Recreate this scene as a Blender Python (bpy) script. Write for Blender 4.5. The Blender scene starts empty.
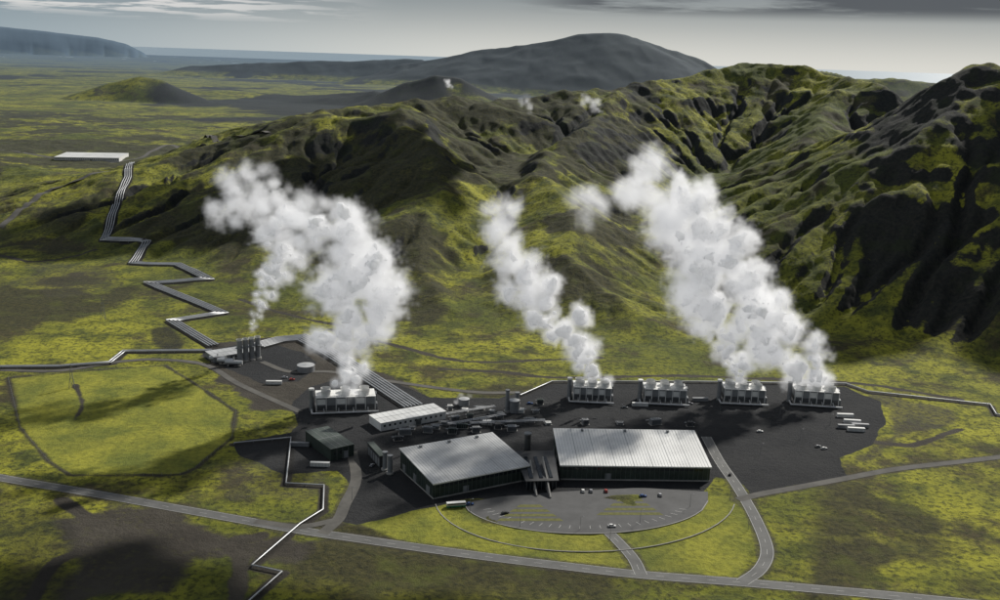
import bpy, math, numpy as np, random
from mathutils import Vector, Matrix
random.seed(4); rs=np.random.RandomState(7)
scene=bpy.context.scene
scene.view_settings.view_transform='Standard'
try: scene.view_settings.look='None'
except Exception: pass
# ------------------------------------------------------------------ camera
FPX=1000.0; ROLL=math.radians(1.9); PITCH=math.atan(242/FPX); CH=250.0
F=np.array([0,math.cos(PITCH),-math.sin(PITCH)]); R0=np.array([1.,0,0]); U0=np.array([0,math.sin(PITCH),math.cos(PITCH)])
R=R0*math.cos(ROLL)+U0*math.sin(ROLL); U=U0*math.cos(ROLL)-R0*math.sin(ROLL); C=np.array([0,0,CH])
cam=bpy.data.cameras.new('camera'); co=bpy.data.objects.new('camera',cam); scene.collection.objects.link(co)
m=Matrix((( R[0],U[0],-F[0],C[0]),(R[1],U[1],-F[1],C[1]),(R[2],U[2],-F[2],C[2]),(0,0,0,1)))
co.matrix_world=m; cam.lens=36.0*FPX/1000; cam.sensor_width=36; cam.clip_start=1; cam.clip_end=600000
scene.camera=co
def ray(u,v): return F*FPX+(u-500)*R-(v-300)*U
def G(u,v,z=0.):
    d=ray(u,v); return C+d*((z-CH)/d[2])
def RP(u,v,y):
    d=ray(u,v); return C+d*(y/d[1])
# ------------------------------------------------------------------ noise
TAB=[rs.rand(256,256).astype(np.float32) for _ in range(8)]
def vn(x,y,s=0):
    T=TAB[s%8]; xi=np.floor(x).astype(np.int64); yi=np.floor(y).astype(np.int64)
    fx=x-xi; fy=y-yi; fx=fx*fx*fx*(fx*(fx*6-15)+10); fy=fy*fy*fy*(fy*(fy*6-15)+10)
    x0=xi&255; x1=(xi+1)&255; y0=yi&255; y1=(yi+1)&255
    return (T[x0,y0]*(1-fx)+T[x1,y0]*fx)*(1-fy)+(T[x0,y1]*(1-fx)+T[x1,y1]*fx)*fy
def fbm(x,y,wl,o=5,s=0,g=0.5):
    a=1.;t=0.;n=0.
    c,sn=math.cos(.6),math.sin(.6); x=x/wl; y=y/wl
    for i in range(o):
        t=t+a*(vn(x+17.3*i,y+5.1*i,s+i)*2-1); n+=a; a*=g
        x,y=(x*c-y*sn)*2.03,(x*sn+y*c)*2.03
    return t/n
def rdg(x,y,wl,o=4,s=0):
    a=1.;t=0.;n=0.;x=x/wl;y=y/wl
    for i in range(o):
        t=t+a*(1-np.abs(vn(x+9.7*i,y+3.3*i,s+i)*2-1)*2.0); n+=a;a*=.5;x,y=(x*.8-y*.6)*2.1,(x*.6+y*.8)*2.1
    return t/n
def ss(a,b,x):
    t=np.clip((x-a)/(b-a),0,1); return t*t*(3-2*t)
# ------------------------------------------------------------------ terrain
def base(x,y):
    h=ss(1000,2400,y)*28*ss(300,-500,x)
    far=ss(3000,27000,y)
    h=h-far*250*np.ones_like(x)-ss(27000,33000,y)*30
    h=h+ss(1500,3500,y)*(fbm(x,y,900,5,3)*14+fbm(x,y,250,3,2)*5)*(1-0.6*far)
    return h
def ridge_h(x,y,pts,zb=0,pw=1.35):
    """pts: (u,v,y,w)"""
    out=np.zeros_like(x)
    P=[(*RP(u,v,d),w) for u,v,d,w in pts]
    for a,b in zip(P[:-1],P[1:]):
        ax,ay,az,aw=a; bx,by,bz,bw=b
        dx,dy=bx-ax,by-ay; L=dx*dx+dy*dy
        t=np.clip(((x-ax)*dx+(y-ay)*dy)/L,0,1)
        d=np.hypot(x-ax-t*dx,y-ay-t*dy); w=aw+(bw-aw)*t; z=(az+(bz-az)*t)-zb
        s=np.clip(d/w,0,1); pr=(1-s)**pw
        out=np.maximum(out,z*pr)
    return out
RIDGES=[
 ([(120,196,1500,330),(180,172,1520,420),(235,153,1560,480),(330,119,1650,560),(400,104,1750,600),(470,99,1850,560),(540,100,1950,480),(620,88,2050,450),(690,80,2150,460),(740,61,2230,520),(800,69,2180,520),(850,89,2080,460),(885,103,1950,360)],1.2),
 ([(1250,100,1150,480),(1100,82,1220,480),(1000,80,1290,480),(965,77,1340,480),(925,94,1430,400),(885,125,1540,300),(850,160,1620,200)],1.0),
 ([(400,104,1750,420),(425,150,1450,330),(435,205,1230,260),(430,258,1080,180),(470,300,960,110)],1.15),
 ([(250,153,1560,330),(265,200,1330,260),(290,250,1150,200),(330,290,1010,130)],1.15),
 ([(620,88,2050,330),(590,130,1780,280),(550,165,1500,270),(520,180,1380,240),(560,212,1200,200),(590,262,1030,150),(640,300,950,100)],1.1),
 ([(850,90,2080,420),(815,145,1780,340),(780,195,1500,270),(740,240,1300,200),(710,290,1120,120)],1.1),
 ([(925,96,1430,280),(905,175,1230,200),(880,255,1050,140),(850,310,960,80)],1.05),
 ([(-160,150,1900,300),(-20,168,1800,320),(40,178,1700,260),(75,205,1500,200),(60,240,1300,140)],1.3),
]
GX0,GX1,GY0,GY1,RES=-1800.,2400.,600.,3500.,6.0
nx=int((GX1-GX0)/RES)+1; ny=int((GY1-GY0)/RES)+1
gx=GX0+np.arange(nx)*RES; gy=GY0+np.arange(ny)*RES
X,Y=np.meshgrid(gx,gy)
wx=X+fbm(X,Y,260,5,1,.5)*45; wy=Y+fbm(X,Y,260,5,5,.5)*45
acc=np.zeros_like(X); K=6.0
for pts,pw in RIDGES:
    acc+=np.exp(np.minimum(ridge_h(wx,wy,pts,0,pw)/K,60))
HL=K*np.log(acc); HL=HL-K*math.log(len(RIDGES))*np.exp(-(HL-K*math.log(len(RIDGES)))/25.)
HL=np.maximum(HL,0)
amp=np.clip(HL/110,0,1)
HL=HL+amp*(fbm(X,Y,220,5,2,.5)*18+rdg(wx,wy,210,6,4)*20+rdg(X+wy*.3,Y,75,4,2)*5)
HL*=ss(770,900,Y+fbm(X,Y,120,3,3)*30)
Hg=base(X,Y)+np.maximum(HL,-3)
Hpre=Hg.copy()
def erode(H,batches,nd,steps,seed):
    r=np.random.RandomState(seed); H=H/RES; hh,ww=H.shape
    for b in range(batches):
        px=r.rand(nd)*(ww-3)+1; py=r.rand(nd)*(hh-3)+1
        dx=np.zeros(nd);dy=np.zeros(nd);v=np.ones(nd);w=np.ones(nd);sed=np.zeros(nd)
        for s in range(steps):
            xi=px.astype(int);yi=py.astype(int);fx=px-xi;fy=py-yi
            f=H.ravel(); i0=yi*ww+xi
            a=f[i0];bb=f[i0+1];c=f[i0+ww];d=f[i0+ww+1]
            gxx=(bb-a)*(1-fy)+(d-c)*fy; gyy=(c-a)*(1-fx)+(d-bb)*fx
            h0=a*(1-fx)*(1-fy)+bb*fx*(1-fy)+c*(1-fx)*fy+d*fx*fy
            dx=dx*.1-gxx*.9; dy=dy*.1-gyy*.9; l=np.hypot(dx,dy)+1e-9; dx/=l;dy/=l
            nxp=np.clip(px+dx,1,ww-2.01); nyp=np.clip(py+dy,1,hh-2.01)
            xj=nxp.astype(int);yj=nyp.astype(int);gx_=nxp-xj;gy_=nyp-yj; j0=yj*ww+xj
            h1=f[j0]*(1-gx_)*(1-gy_)+f[j0+1]*gx_*(1-gy_)+f[j0+ww]*(1-gx_)*gy_+f[j0+ww+1]*gx_*gy_
            dh=h1-h0
            cap=np.maximum(-dh,.01)*v*w*5
            dep=np.where(dh>0,np.minimum(dh,sed),np.where(sed>cap,(sed-cap)*.25,-np.minimum((cap-sed)*.25,np.maximum(-dh,0))))
            dep=np.clip(dep,-.06,.06)
            sed=sed-dep
            D=np.bincount(i0,dep*(1-fx)*(1-fy),ww*hh)+np.bincount(i0+1,dep*fx*(1-fy),ww*hh)+np.bincount(i0+ww,dep*(1-fx)*fy,ww*hh)+np.bincount(i0+ww+1,dep*fx*fy,ww*hh)
            D=np.clip(D,-.12,.12).reshape(hh,ww)
            H=H+D
            v=np.sqrt(np.clip(v*v-dh*2,0.01,16)); w*=.975; px,py=nxp,nyp
    return H*RES
He=erode(Hg,5,24000,42,3)
Hs=He.copy(); Hs[1:-1,1:-1]=(He[1:-1,1:-1]*10+He[:-2,1:-1]+He[2:,1:-1]+He[1:-1,:-2]+He[1:-1,2:])/14
Hg=Hs
flatm=ss(760,850,Y); Hg=Hg*flatm+base(X,Y)*(1-flatm)
gyy,gxx=np.gradient(Hg,RES); slope=np.hypot(gxx,gyy)
def samp(A,x,y):
    fx=np.clip((x-GX0)/RES,0,nx-1.001); fy=np.clip((y-GY0)/RES,0,ny-1.001)
    xi=fx.astype(int);yi=fy.astype(int);fx=fx-xi;fy=fy-yi
    return (A[yi,xi]*(1-fx)+A[yi,xi+1]*fx)*(1-fy)+(A[yi+1,xi]*(1-fx)+A[yi+1,xi+1]*fx)*fy
FAR=[ # distant mountains
 ([(405,66,9000,600),(440,60,9000,800),(480,51,9000,1000),(530,43,9000,1200),(575,36,9000,1300),(600,34,9000,1300),(635,38,9000,1300),(675,50,9000,800),(705,62,9000,500)],1.1,-40),
 ([(-400,18,46000,3500),(-100,24,46000,3500),(0,27,46000,3500),(50,32,46000,3000),(100,38,46000,2000),(125,44,46000,900)],.6,-262),
 ([(108,86,4300,200),(135,80,4300,220),(158,84,4300,220)],1.0,10),
 ([(420,84,4100,280),(445,77,4100,320),(470,81,4100,300)],1.0,10),
 ([(190,95,5200,260),(300,98,5000,260),(380,96,4600,240)],1.2,5),
 ([(690,74,6200,500),(750,66,6200,500),(790,70,6000,500),(850,78,5700,500),(1000,86,5500,600),(1200,92,5400,800)],1.0,-10),
 ([(190,70,10500,500),(260,67,10500,600),(380,65,10500,700),(420,64,10500,700)],1.1,-70),
]
def height(x,y):
    b=base(x,y)
    m=ss(GX0,GX0+150,x)*ss(GX1,GX1-150,x)*ss(GY0+5,GY0+60,y)*ss(GY1,GY1-300,y)
    h=b*(1-m)+samp(Hg,x,y)*m
    k=y>3300
    if np.any(k):
        xx=x[k];yy=y[k]; add=np.zeros_like(xx)
        xw=xx+fbm(xx,yy,700,4,1)*90; yw=yy+fbm(xx,yy,700,4,6)*90
        for pts,pw,zb in FAR: add=np.maximum(add,ridge_h(xw,yw,pts,zb,pw))
        add=add+np.clip(add/150,0,1)*(rdg(xx,yy,600,3,2)*16)*ss(30000,15000,yy)
        h=h.copy(); h[k]=h[k]+add*ss(3300,3700,yy)
    return h
TT=np.concatenate([np.linspace(.3,3,2500),np.geomspace(3.001,12,600)])
def hit(u,v):
    d=ray(u,v); s=TT*1000/d[1]
    P=C[None,:]+d[None,:]*s[:,None]
    hh=height(P[:,0],P[:,1]); k=np.argmax(P[:,2]<hh)
    return np.array([P[k,0],P[k,1],hh[k]])
# ------------------------------------------------------------------ masks
MR=1.5; MX0,MX1,MY0,MY1=-1000.,1000.,200.,2400.
mw=int((MX1-MX0)/MR)+1; mh=int((MY1-MY0)/MR)+1
mxs=MX0+np.arange(mw)*MR; mys=MY0+np.arange(mh)*MR
MASK={k:np.zeros((mh,mw),np.float32) for k in('flat','pad','dirt','lawn','dark')}
def window(x0,x1,y0,y1,mg):
    i0=max(0,int((x0-mg-MX0)/MR)); i1=min(mw,int((x1+mg-MX0)/MR)+2)
    j0=max(0,int((y0-mg-MY0)/MR)); j1=min(mh,int((y1+mg-MY0)/MR)+2)
    return i0,i1,j0,j1
def paint_line(key,pts,hw,soft=1.5,val=1.,wob=0):
    for a,b in zip(pts[:-1],pts[1:]):
        i0,i1,j0,j1=window(min(a[0],b[0]),max(a[0],b[0]),min(a[1],b[1]),max(a[1],b[1]),hw+soft+4+wob)
        if i1<=i0 or j1<=j0: continue
        x,y=np.meshgrid(mxs[i0:i1],mys[j0:j1]); dx,dy=b[0]-a[0],b[1]-a[1]
        t=np.clip(((x-a[0])*dx+(y-a[1])*dy)/(dx*dx+dy*dy+1e-9),0,1); d=np.hypot(x-a[0]-t*dx,y-a[1]-t*dy)
        if wob: d=d+fbm(x,y,14,3,4)*wob
        MASK[key][j0:j1,i0:i1]=np.maximum(MASK[key][j0:j1,i0:i1],val*ss(hw+soft,hw-soft*.3,d))
def paint_poly(key,pts,soft=2.,val=1.,wob=0,wl=30,sub=False):
    P=np.array([p[:2] for p in pts])
    i0,i1,j0,j1=window(P[:,0].min(),P[:,0].max(),P[:,1].min(),P[:,1].max(),soft+8+wob)
    x,y=np.meshgrid(mxs[i0:i1],mys[j0:j1]); D=np.full(x.shape,1e9); ins=np.zeros(x.shape,bool)
    n=len(P)
    for k in range(n):
        a=P[k];b=P[(k+1)%n];dx,dy=b-a
        t=np.clip(((x-a[0])*dx+(y-a[1])*dy)/(dx*dx+dy*dy+1e-9),0,1); D=np.minimum(D,np.hypot(x-a[0]-t*dx,y-a[1]-t*dy))
        c=((a[1]>y)!=(b[1]>y))&(x<(b[0]-a[0])*(y-a[1])/((b[1]-a[1])+1e-12)+a[0]); ins^=c
    sd=np.where(ins,-D,D)
    if wob: sd=sd+fbm(x,y,wl,4,5)*wob
    mk=val*ss(soft,-soft,sd); M=MASK[key]
    if sub: M[j0:j1,i0:i1]*=1-mk
    else: M[j0:j1,i0:i1]=np.maximum(M[j0:j1,i0:i1],mk)
def crom(P,step=4.):
    P=[np.array(p,float) for p in P]; P=[2*P[0]-P[1]]+P+[2*P[-1]-P[-2]]; out=[]
    for i in range(1,len(P)-2):
        p0,p1,p2,p3=P[i-1:i+3]; n=max(2,int(np.linalg.norm(p2-p1)/step))
        for k in range(n):
            t=k/n; out.append(.5*((2*p1)+(-p0+p2)*t+(2*p0-5*p1+4*p2-p3)*t*t+(-p0+3*p1-3*p2+p3)*t**3))
    out.append(P[-2]); return np.array(out)
def gpts(px): return [hit(u,v) for u,v in px]
def lin(P,step=12.):
    out=[]
    for a,b in zip(P[:-1],P[1:]):
        n=max(1,int(np.linalg.norm(np.array(b)-a)/step))
        for k in range(n): out.append(a+(b-a)*k/n)
    out.append(P[-1]); return np.array(out)
# pads and yards (site plan)
paint_poly('pad',gpts([(290,402),(312,386),(345,378),(385,380),(432,397),(500,398),(525,391),(560,383),(700,382),(845,387),(880,402),(886,424),(872,444),(838,458),(846,478),(800,486),(752,494),(742,484),(716,476),(700,492),(600,497),(470,499),(410,512),(356,528),(335,522),(352,485),(338,470),(285,474),(238,456),(232,442),(290,432),(298,425)]),2,1,3,25)
paint_poly('dirt',gpts([(205,345),(270,335),(330,352),(390,375),(440,398),(400,410),(300,412),(255,408),(215,380)]),4,.9,10,25)
paint_poly('pad',gpts([(200,352),(262,340),(300,352),(318,362),(300,382),(262,384),(230,370),(206,360)]),2,.8,3,20)
paint_poly('dark',gpts([(150,330),(168,328),(184,345),(176,356),(160,350)]),3,1,5,20)
FIELD=[(8,378),(120,368),(165,365),(192,382),(236,412),(232,438),(196,468),(180,475),(70,476),(48,462),(20,428)]
paint_poly('lawn',gpts(FIELD),3,.9,5,40)
FW=gpts(FIELD); paint_line('dirt',FW+[FW[0]],1.2,2,.7,1.5); paint_line('dark',FW+[FW[0]],.8,1.5,.5,1)
paint_poly('lawn',gpts([(350,520),(420,505),(470,503),(480,524),(560,534),(650,527),(712,496),(745,500),(757,540),(740,578),(650,574),(560,563),(470,553),(400,542)]),2,.8,2,20)
paint_poly('dirt',gpts([(55,520),(130,505),(250,530),(330,540),(300,560),(200,560),(180,600),(60,605),(80,560)]),6,.75,14,35)
paint_poly('dirt',gpts([(250,440),(300,470),(330,475),(320,505),(270,500),(230,500),(205,480)]),5,.5,12,25)
paint_poly('dark',gpts([(0,520),(50,505),(75,530),(60,600),(0,640)]),6,.6,14,35)
paint_poly('dirt',gpts([(850,388),(900,398),(960,410),(960,425),(900,440),(845,470),(886,440),(890,410)]),4,.6,8,25)
paint_poly('dirt',gpts([(30,262),(110,268),(120,290),(60,300),(10,285)]),6,.45,16,40)
for px,hw in [([(235,600),(240,560),(215,540),(150,525)],4),([(60,500),(110,530),(190,545),(260,535)],4),([(30,600),(60,560),(120,545),(180,560)],3),([(75,385),(82,405),(75,420)],1.2),([(440,370),(500,372),(560,378),(700,376),(860,384),(960,400)],3),([(330,330),(390,345),(470,362),(600,358)],2.5),([(0,255),(40,262),(95,250)],3),([(860,440),(910,445),(960,430)],2.5),([(240,300),(300,318),(370,330)],2)]:
    P=crom(gpts(px),6); paint_line('dirt',P,hw,2,.85,2)
ROADS=[('road',[(-80,462),(0,478),(100,495),(200,513),(300,531),(350,538),(420,548),(500,559),(560,566),(640,575),(740,583),(820,590),(900,597),(1060,612)],4.0,1),
 ('road',[(706,437),(720,462),(738,488),(756,520),(767,550),(760,570),(742,583)],3.6,1),
 ('road',[(738,500),(762,494),(800,487),(850,478),(900,469),(960,462),(1080,448)],3.0,0),
 ('road',[(588,519),(606,531),(622,546),(634,560),(641,575)],3.4,1),
 ('road',[(352,452),(356,480),(345,505),(338,520),(322,534)],3.4,0),
 ('road',[(338,520),(300,527),(255,522)],2.6,0),
 ('road',[(0,370),(60,371),(120,362),(160,360),(205,365),(240,385),(300,412)],2.8,0),
 ('road',[(0,228),(25,208),(48,192),(80,180),(112,171)],4.5,0),
 ('road',[(52,158),(30,154),(0,150),(-80,146)],5,0),
 ('road',[(150,152),(175,146),(215,140),(268,134)],5,0),
 ('road',[(262,362),(290,372),(330,372),(380,380),(470,392),(520,393)],2.8,0),
 ('road',[(110,163),(140,158),(150,152)],4,0)]
road_world=[]
for nm,px,hw,mk in ROADS:
    P=crom(gpts(px),4); road_world.append((nm,P,hw,mk)); paint_line('flat',P,hw+3,5); paint_line('dirt',P,hw+1.5,2.5,.6,1.5)
PIPES=[('steam_pipeline',[(132,163),(128,178),(119,200),(104,240),(147,243),(133,264),(178,265),(208,280),(150,284),(222,314),(172,322),(214,347)],[-4.2,-1.4,1.4,4.2],.62),
 ('steam_pipeline',[(258,347),(280,341),(302,339),(330,354),(368,378),(414,408)],[-7,-4.2,-1.4,1.4,4.2,7],.62),
 ('steam_pipeline',[(-40,369),(60,368),(110,364),(124,353),(212,352)],[-1.3,1.3],.65),
 ('water_pipeline',[(234,445),(291,439),(286,485),(324,487),(323,512),(300,526),(252,568),(282,574),(246,606)],[0],.42),
 ('water_pipeline',[(520,397),(552,383),(700,383),(846,385),(868,393),(990,406),(996,416),(1040,421)],[0],.5)]
pipe_world=[]
for nm,px,offs,r in PIPES:
    P=lin(gpts(px),10); pipe_world.append((nm,P,offs,r,gpts(px))); w=max(abs(o) for o in offs)+2.5; paint_line('flat',P,w+2,6); paint_line('dirt',P,w,2,1,1); paint_line('dark',P,w,1.5,.7,.5)
MASK['flat']=np.maximum(MASK['flat'],np.maximum(MASK['pad'],MASK['lawn']*.8))
def msamp(k,x,y):
    fx=(x-MX0)/MR; fy=(y-MY0)/MR; ok=(fx>0)&(fx<mw-1.01)&(fy>0)&(fy<mh-1.01)
    fx=np.clip(fx,0,mw-1.01);fy=np.clip(fy,0,mh-1.01);xi=fx.astype(int);yi=fy.astype(int);fx=fx-xi;fy=fy-yi;A=MASK[k]
    return ok*((A[yi,xi]*(1-fx)+A[yi,xi+1]*fx)*(1-fy)+(A[yi+1,xi]*(1-fx)+A[yi+1,xi+1]*fx)*fy)
# ------------------------------------------------------------------ ground mesh
rows=np.concatenate([np.arange(60,340,6),np.arange(340,1000,1.25),np.arange(1000,2500,3.0),np.geomspace(2503,14000,420),np.geomspace(14100,60000,110)])
NC=1150
tt=np.linspace(-1,1,NC); 
GXX=tt[None,:]*(rows[:,None]+260)*.74; GYY=np.repeat(rows[:,None],NC,1)
gxr=GXX.ravel(); gyr=GYY.ravel()
hz=height(gxr,gyr)
fl=msamp('flat',gxr,gyr)
nearh=(gyr<3400)*(gyr>700)
hillm=np.clip(samp(Hpre,gxr,gyr)/30,0,1)*nearh
sl=samp(slope,gxr,gyr)*nearh
fine=(fbm(gxr,gyr,70,3,2)*1.3+fbm(gxr,gyr,12,4,1)*.45)+hillm*(fbm(gxr,gyr,38,4,6)*2.2+rdg(gxr,gyr,26,4,1)*1.6)+ np.clip(sl-.45,0,.6)*hillm*rdg(gxr,gyr,34,5,3)*11
hz=hz+fine*(1-fl)*ss(9000,5000,gyr)
rn=fbm(gxr,gyr,160,5,4); rn2=fbm(gxr,gyr,35,4,0)
rat=gxr/gyr
lit_valley=ss(.12,.17,rat)*ss(.37,.33,rat)*ss(3000,2500,gyr)  # sunlit valley slope, brightened in the colour by thinning rock and heath
rock=ss(.56,.92,sl+rn*.38+rn2*.2-lit_valley*.22)
east=ss(.34,.40,rat)*nearh
rock=np.clip(rock+east*hillm*.45*ss(-.3,.3,rn+rn2*.4),0,1)
lava=ss(.02,.3,fbm(gxr,gyr*.6,700,5,1)+rn*.25)*ss(2200,3200,gyr)
farrock=np.clip((hz-base(gxr,gyr))/60,0,1)*ss(3300,3700,gyr)*(.3+.45*ss(5000,8000,gyr))
rock=np.clip(np.maximum(rock,np.maximum(lava*.8,farrock)),0,1)
rock=rock*(1-np.clip(msamp('pad',gxr,gyr)+msamp('lawn',gxr,gyr),0,1))
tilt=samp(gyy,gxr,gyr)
heath=hillm*ss(420,60,gxr-(gyr-1100)*.25)*ss(-.3,.3,rn+rn2*.5+tilt*.5)*(1-lit_valley)
heath=np.maximum(heath,.8*ss(.06,.36,fbm(gxr,gyr,240,5,7)+rn2*.25)*ss(360,460,gyr)*(gyr<3400)*(1-lit_valley*.7))
heath*=1-np.clip(msamp('pad',gxr,gyr)+msamp('lawn',gxr,gyr),0,1)
dark=msamp('dark',gxr,gyr)
me=bpy.data.meshes.new('terrain'); nv=len(gxr); NR=len(rows)
me.vertices.add(nv); me.vertices.foreach_set('co',np.stack([gxr,gyr,hz],1).astype(np.float32).ravel())
idx=np.arange(nv).reshape(NR,NC); q=np.stack([idx[:-1,:-1],idx[:-1,1:],idx[1:,1:],idx[1:,:-1]],-1).reshape(-1,4)
me.loops.add(q.size); me.loops.foreach_set('vertex_index',q.ravel().astype(np.int32))
me.polygons.add(len(q)); me.polygons.foreach_set('loop_start',(np.arange(len(q))*4).astype(np.int32)); me.polygons.foreach_set('use_smooth',np.ones(len(q),bool))
me.update(calc_edges=True)
for k,a in [('rock',rock),('heath',heath),('pad',msamp('pad',gxr,gyr)),('dirt',msamp('dirt',gxr,gyr)),('lawn',msamp('lawn',gxr,gyr)),('dark',dark)]:
    at=me.attributes.new(k,'FLOAT','POINT'); at.data.foreach_set('value',np.asarray(a,np.float32))
ground=bpy.data.objects.new('terrain',me); scene.collection.objects.link(ground)
# ------------------------------------------------------------------ materials
def newmat(n):
    m=bpy.data.materials.new(n); m.use_nodes=True; nt=m.node_tree; nt.nodes.clear(); return m,nt
class NT:
    def __init__(s,nt): s.nt=nt
    def n(s,t,**k):
        x=s.nt.nodes.new(t)
        for a,b in k.items(): setattr(x,a,b)
        return x
    def l(s,a,b): s.nt.links.new(a,b)
    def noise(s,vec,scale,detail=5,rough=.55):
        x=s.n('ShaderNodeTexNoise'); x.inputs['Scale'].default_value=scale; x.inputs['Detail'].default_value=detail; x.inputs['Roughness'].default_value=rough; s.l(vec,x.inputs['Vector']); return x.outputs['Fac']
    def ramp(s,fac,a,b,ca=(0,0,0,1),cb=(1,1,1,1)):
        x=s.n('ShaderNodeValToRGB'); e=x.color_ramp.elements; e[0].position=a;e[1].position=b;e[0].color=ca;e[1].color=cb; s.l(fac,x.inputs[0]); return x.outputs[0]
    def mix(s,fac,a,b,bt='MIX'):
        x=s.n('ShaderNodeMix',data_type='RGBA',blend_type=bt)
        for v,i in((fac,0),(a,6),(b,7)):
            if hasattr(v,'links'): s.l(v,x.inputs[i])
            else: x.inputs[i].default_value=v if i==0 else (*v,1)
        return x.outputs[2]
    def math(s,op,a,b=None):
        x=s.n('ShaderNodeMath',operation=op)
        for i,v in enumerate((a,b)):
            if v is None: continue
            if hasattr(v,'links'): s.l(v,x.inputs[i])
            else: x.inputs[i].default_value=v
        return x.outputs[0]
    def mr(s,v,a,b,c=0.,d=1.):
        x=s.n('ShaderNodeMapRange',interpolation_type='SMOOTHSTEP'); s.l(v,x.inputs[0])
        for i,q in enumerate((a,b,c,d)): x.inputs[i+1].default_value=q
        return x.outputs[0]
def simple(name,col,rough=.7,metal=0,var=.25,scale=.15):
    m,nt=newmat(name); t=NT(nt); tc=t.n('ShaderNodeTexCoord'); 
    f=t.noise(tc.outputs['Object'],scale,6,.6); f2=t.noise(tc.outputs['Object'],scale*9,3,.6)
    c=t.mix(t.ramp(f,.35,.7),[x*(1-var) for x in col],[min(1,x*(1+var*.6)) for x in col])
    c=t.mix(t.math('MULTIPLY',f2,var),c,[x*.5 for x in col])
    p=t.n('ShaderNodeBsdfPrincipled'); t.l(c,p.inputs['Base Color']); p.inputs['Roughness'].default_value=rough; p.inputs['Metallic'].default_value=metal
    o=t.n('ShaderNodeOutputMaterial'); t.l(p.outputs[0],o.inputs[0]); return m
def haze_tint(t,c,pos):  # distance haze painted into the ground colour, bluer farther out
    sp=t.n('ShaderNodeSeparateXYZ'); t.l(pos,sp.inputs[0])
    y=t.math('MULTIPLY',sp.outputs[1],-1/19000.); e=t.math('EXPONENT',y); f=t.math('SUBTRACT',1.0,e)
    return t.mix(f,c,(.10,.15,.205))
mt,nt=newmat('ground_moss'); t=NT(nt); geo=t.n('ShaderNodeNewGeometry'); pos=geo.outputs['Position']
def att(n): return t.n('ShaderNodeAttribute',attribute_name=n).outputs['Fac']
n1=t.noise(pos,.0045,8,.62); n2=t.noise(pos,.03,8,.68); n3=t.noise(pos,.25,6,.72); n4=t.noise(pos,1.2,3,.7)
moss=t.mix(t.ramp(n1,.38,.60),(.115,.130,.018),(.34,.33,.032))
moss=t.mix(t.ramp(n2,.46,.62),moss,(.080,.092,.018))
moss=t.mix(t.math('MULTIPLY',t.ramp(t.noise(pos,.012,9,.72),.51,.60),.9),moss,(.062,.048,.026))
moss=t.mix(t.math('MULTIPLY',t.ramp(n3,.48,.60),.8),moss,(.032,.036,.011))
lawn=t.mix(t.ramp(n2,.38,.62),(.32,.31,.040),(.15,.17,.028)); lawn=t.mix(t.math('MULTIPLY',t.ramp(n3,.45,.66),.5),lawn,(.07,.078,.018))
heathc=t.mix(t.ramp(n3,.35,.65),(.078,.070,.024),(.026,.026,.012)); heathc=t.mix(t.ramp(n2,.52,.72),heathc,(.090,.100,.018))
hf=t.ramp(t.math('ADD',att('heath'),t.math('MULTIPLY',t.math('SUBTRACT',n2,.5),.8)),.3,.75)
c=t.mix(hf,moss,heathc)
c=t.mix(att('lawn'),c,lawn)
rockc=t.mix(t.ramp(n3,.35,.7),(.013,.013,.010),(.042,.037,.027)); rockc=t.mix(t.ramp(n2,.5,.75),rockc,(.030,.036,.011))
rk2=t.ramp(t.math('ADD',att('rock'),t.math('MULTIPLY',t.math('SUBTRACT',n3,.5),.9)),.4,.7)
c=t.mix(rk2,c,rockc)
dirt=t.mix(t.ramp(n2,.35,.7),(.048,.040,.030),(.085,.074,.056)); dirt=t.mix(t.math('MULTIPLY',n4,.5),dirt,(.034,.03,.025))
df=t.ramp(t.math('ADD',att('dirt'),t.math('MULTIPLY',t.math('SUBTRACT',n3,.5),.5)),.3,.75)
c=t.mix(df,c,dirt)
pad=t.mix(t.ramp(n2,.3,.75),(.015,.015,.016),(.036,.035,.034)); pad=t.mix(t.math('MULTIPLY',t.ramp(n4,.4,.8),.4),pad,(.05,.047,.045))
pf=t.ramp(t.math('ADD',att('pad'),t.math('MULTIPLY',t.math('SUBTRACT',n3,.5),.3)),.4,.6)
c=t.mix(pf,c,pad)
c=t.mix(t.math('MULTIPLY',att('dark'),.85),c,(.022,.019,.015))
c=haze_tint(t,c,pos)
p=t.n('ShaderNodeBsdfPrincipled'); t.l(c,p.inputs['Base Color']); p.inputs['Roughness'].default_value=.95; p.inputs['Specular IOR Level'].default_value=.15
b=t.n('ShaderNodeBump'); b.inputs['Strength'].default_value=.8; b.inputs['Distance'].default_value=1.8; t.l(t.math('ADD',n3,t.math('MULTIPLY',n4,.35)),b.inputs['Height']); t.l(b.outputs[0],p.inputs['Normal'])
o=t.n('ShaderNodeOutputMaterial'); t.l(p.outputs[0],o.inputs[0]); me.materials.append(mt)
M={}
M['asphalt']=simple('asphalt',(.115,.115,.11),.85,0,.3,.08)
M['gravel']=simple('gravel_road',(.10,.095,.085),.95,0,.35,.08)
M['paving']=simple('paving',(.075,.075,.075),.85,0,.25,.1)
M['line']=simple('road_paint',(.6,.6,.57),.7,0,.2,.5)
M['kerb']=simple('kerb_concrete',(.30,.29,.27),.8,0,.2,.3)
M['alu']=simple('aluminium_cladding',(.50,.51,.52),.45,.5,.2,.1)
M['roof']=simple('roof_sheet',(.54,.545,.54),.42,.25,.28,.06)
M['roof2']=simple('roof_sheet_light',(.74,.74,.72),.42,.15,.18,.05)
M['seam']=simple('roof_seam',(.36,.37,.37),.5,.1,.2,.1)
M['green']=simple('green_cladding',(.030,.045,.038),.55,.1,.3,.2)
M['greenrib']=simple('green_cladding_rib',(.085,.105,.095),.5,.1,.2,.2)
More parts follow.
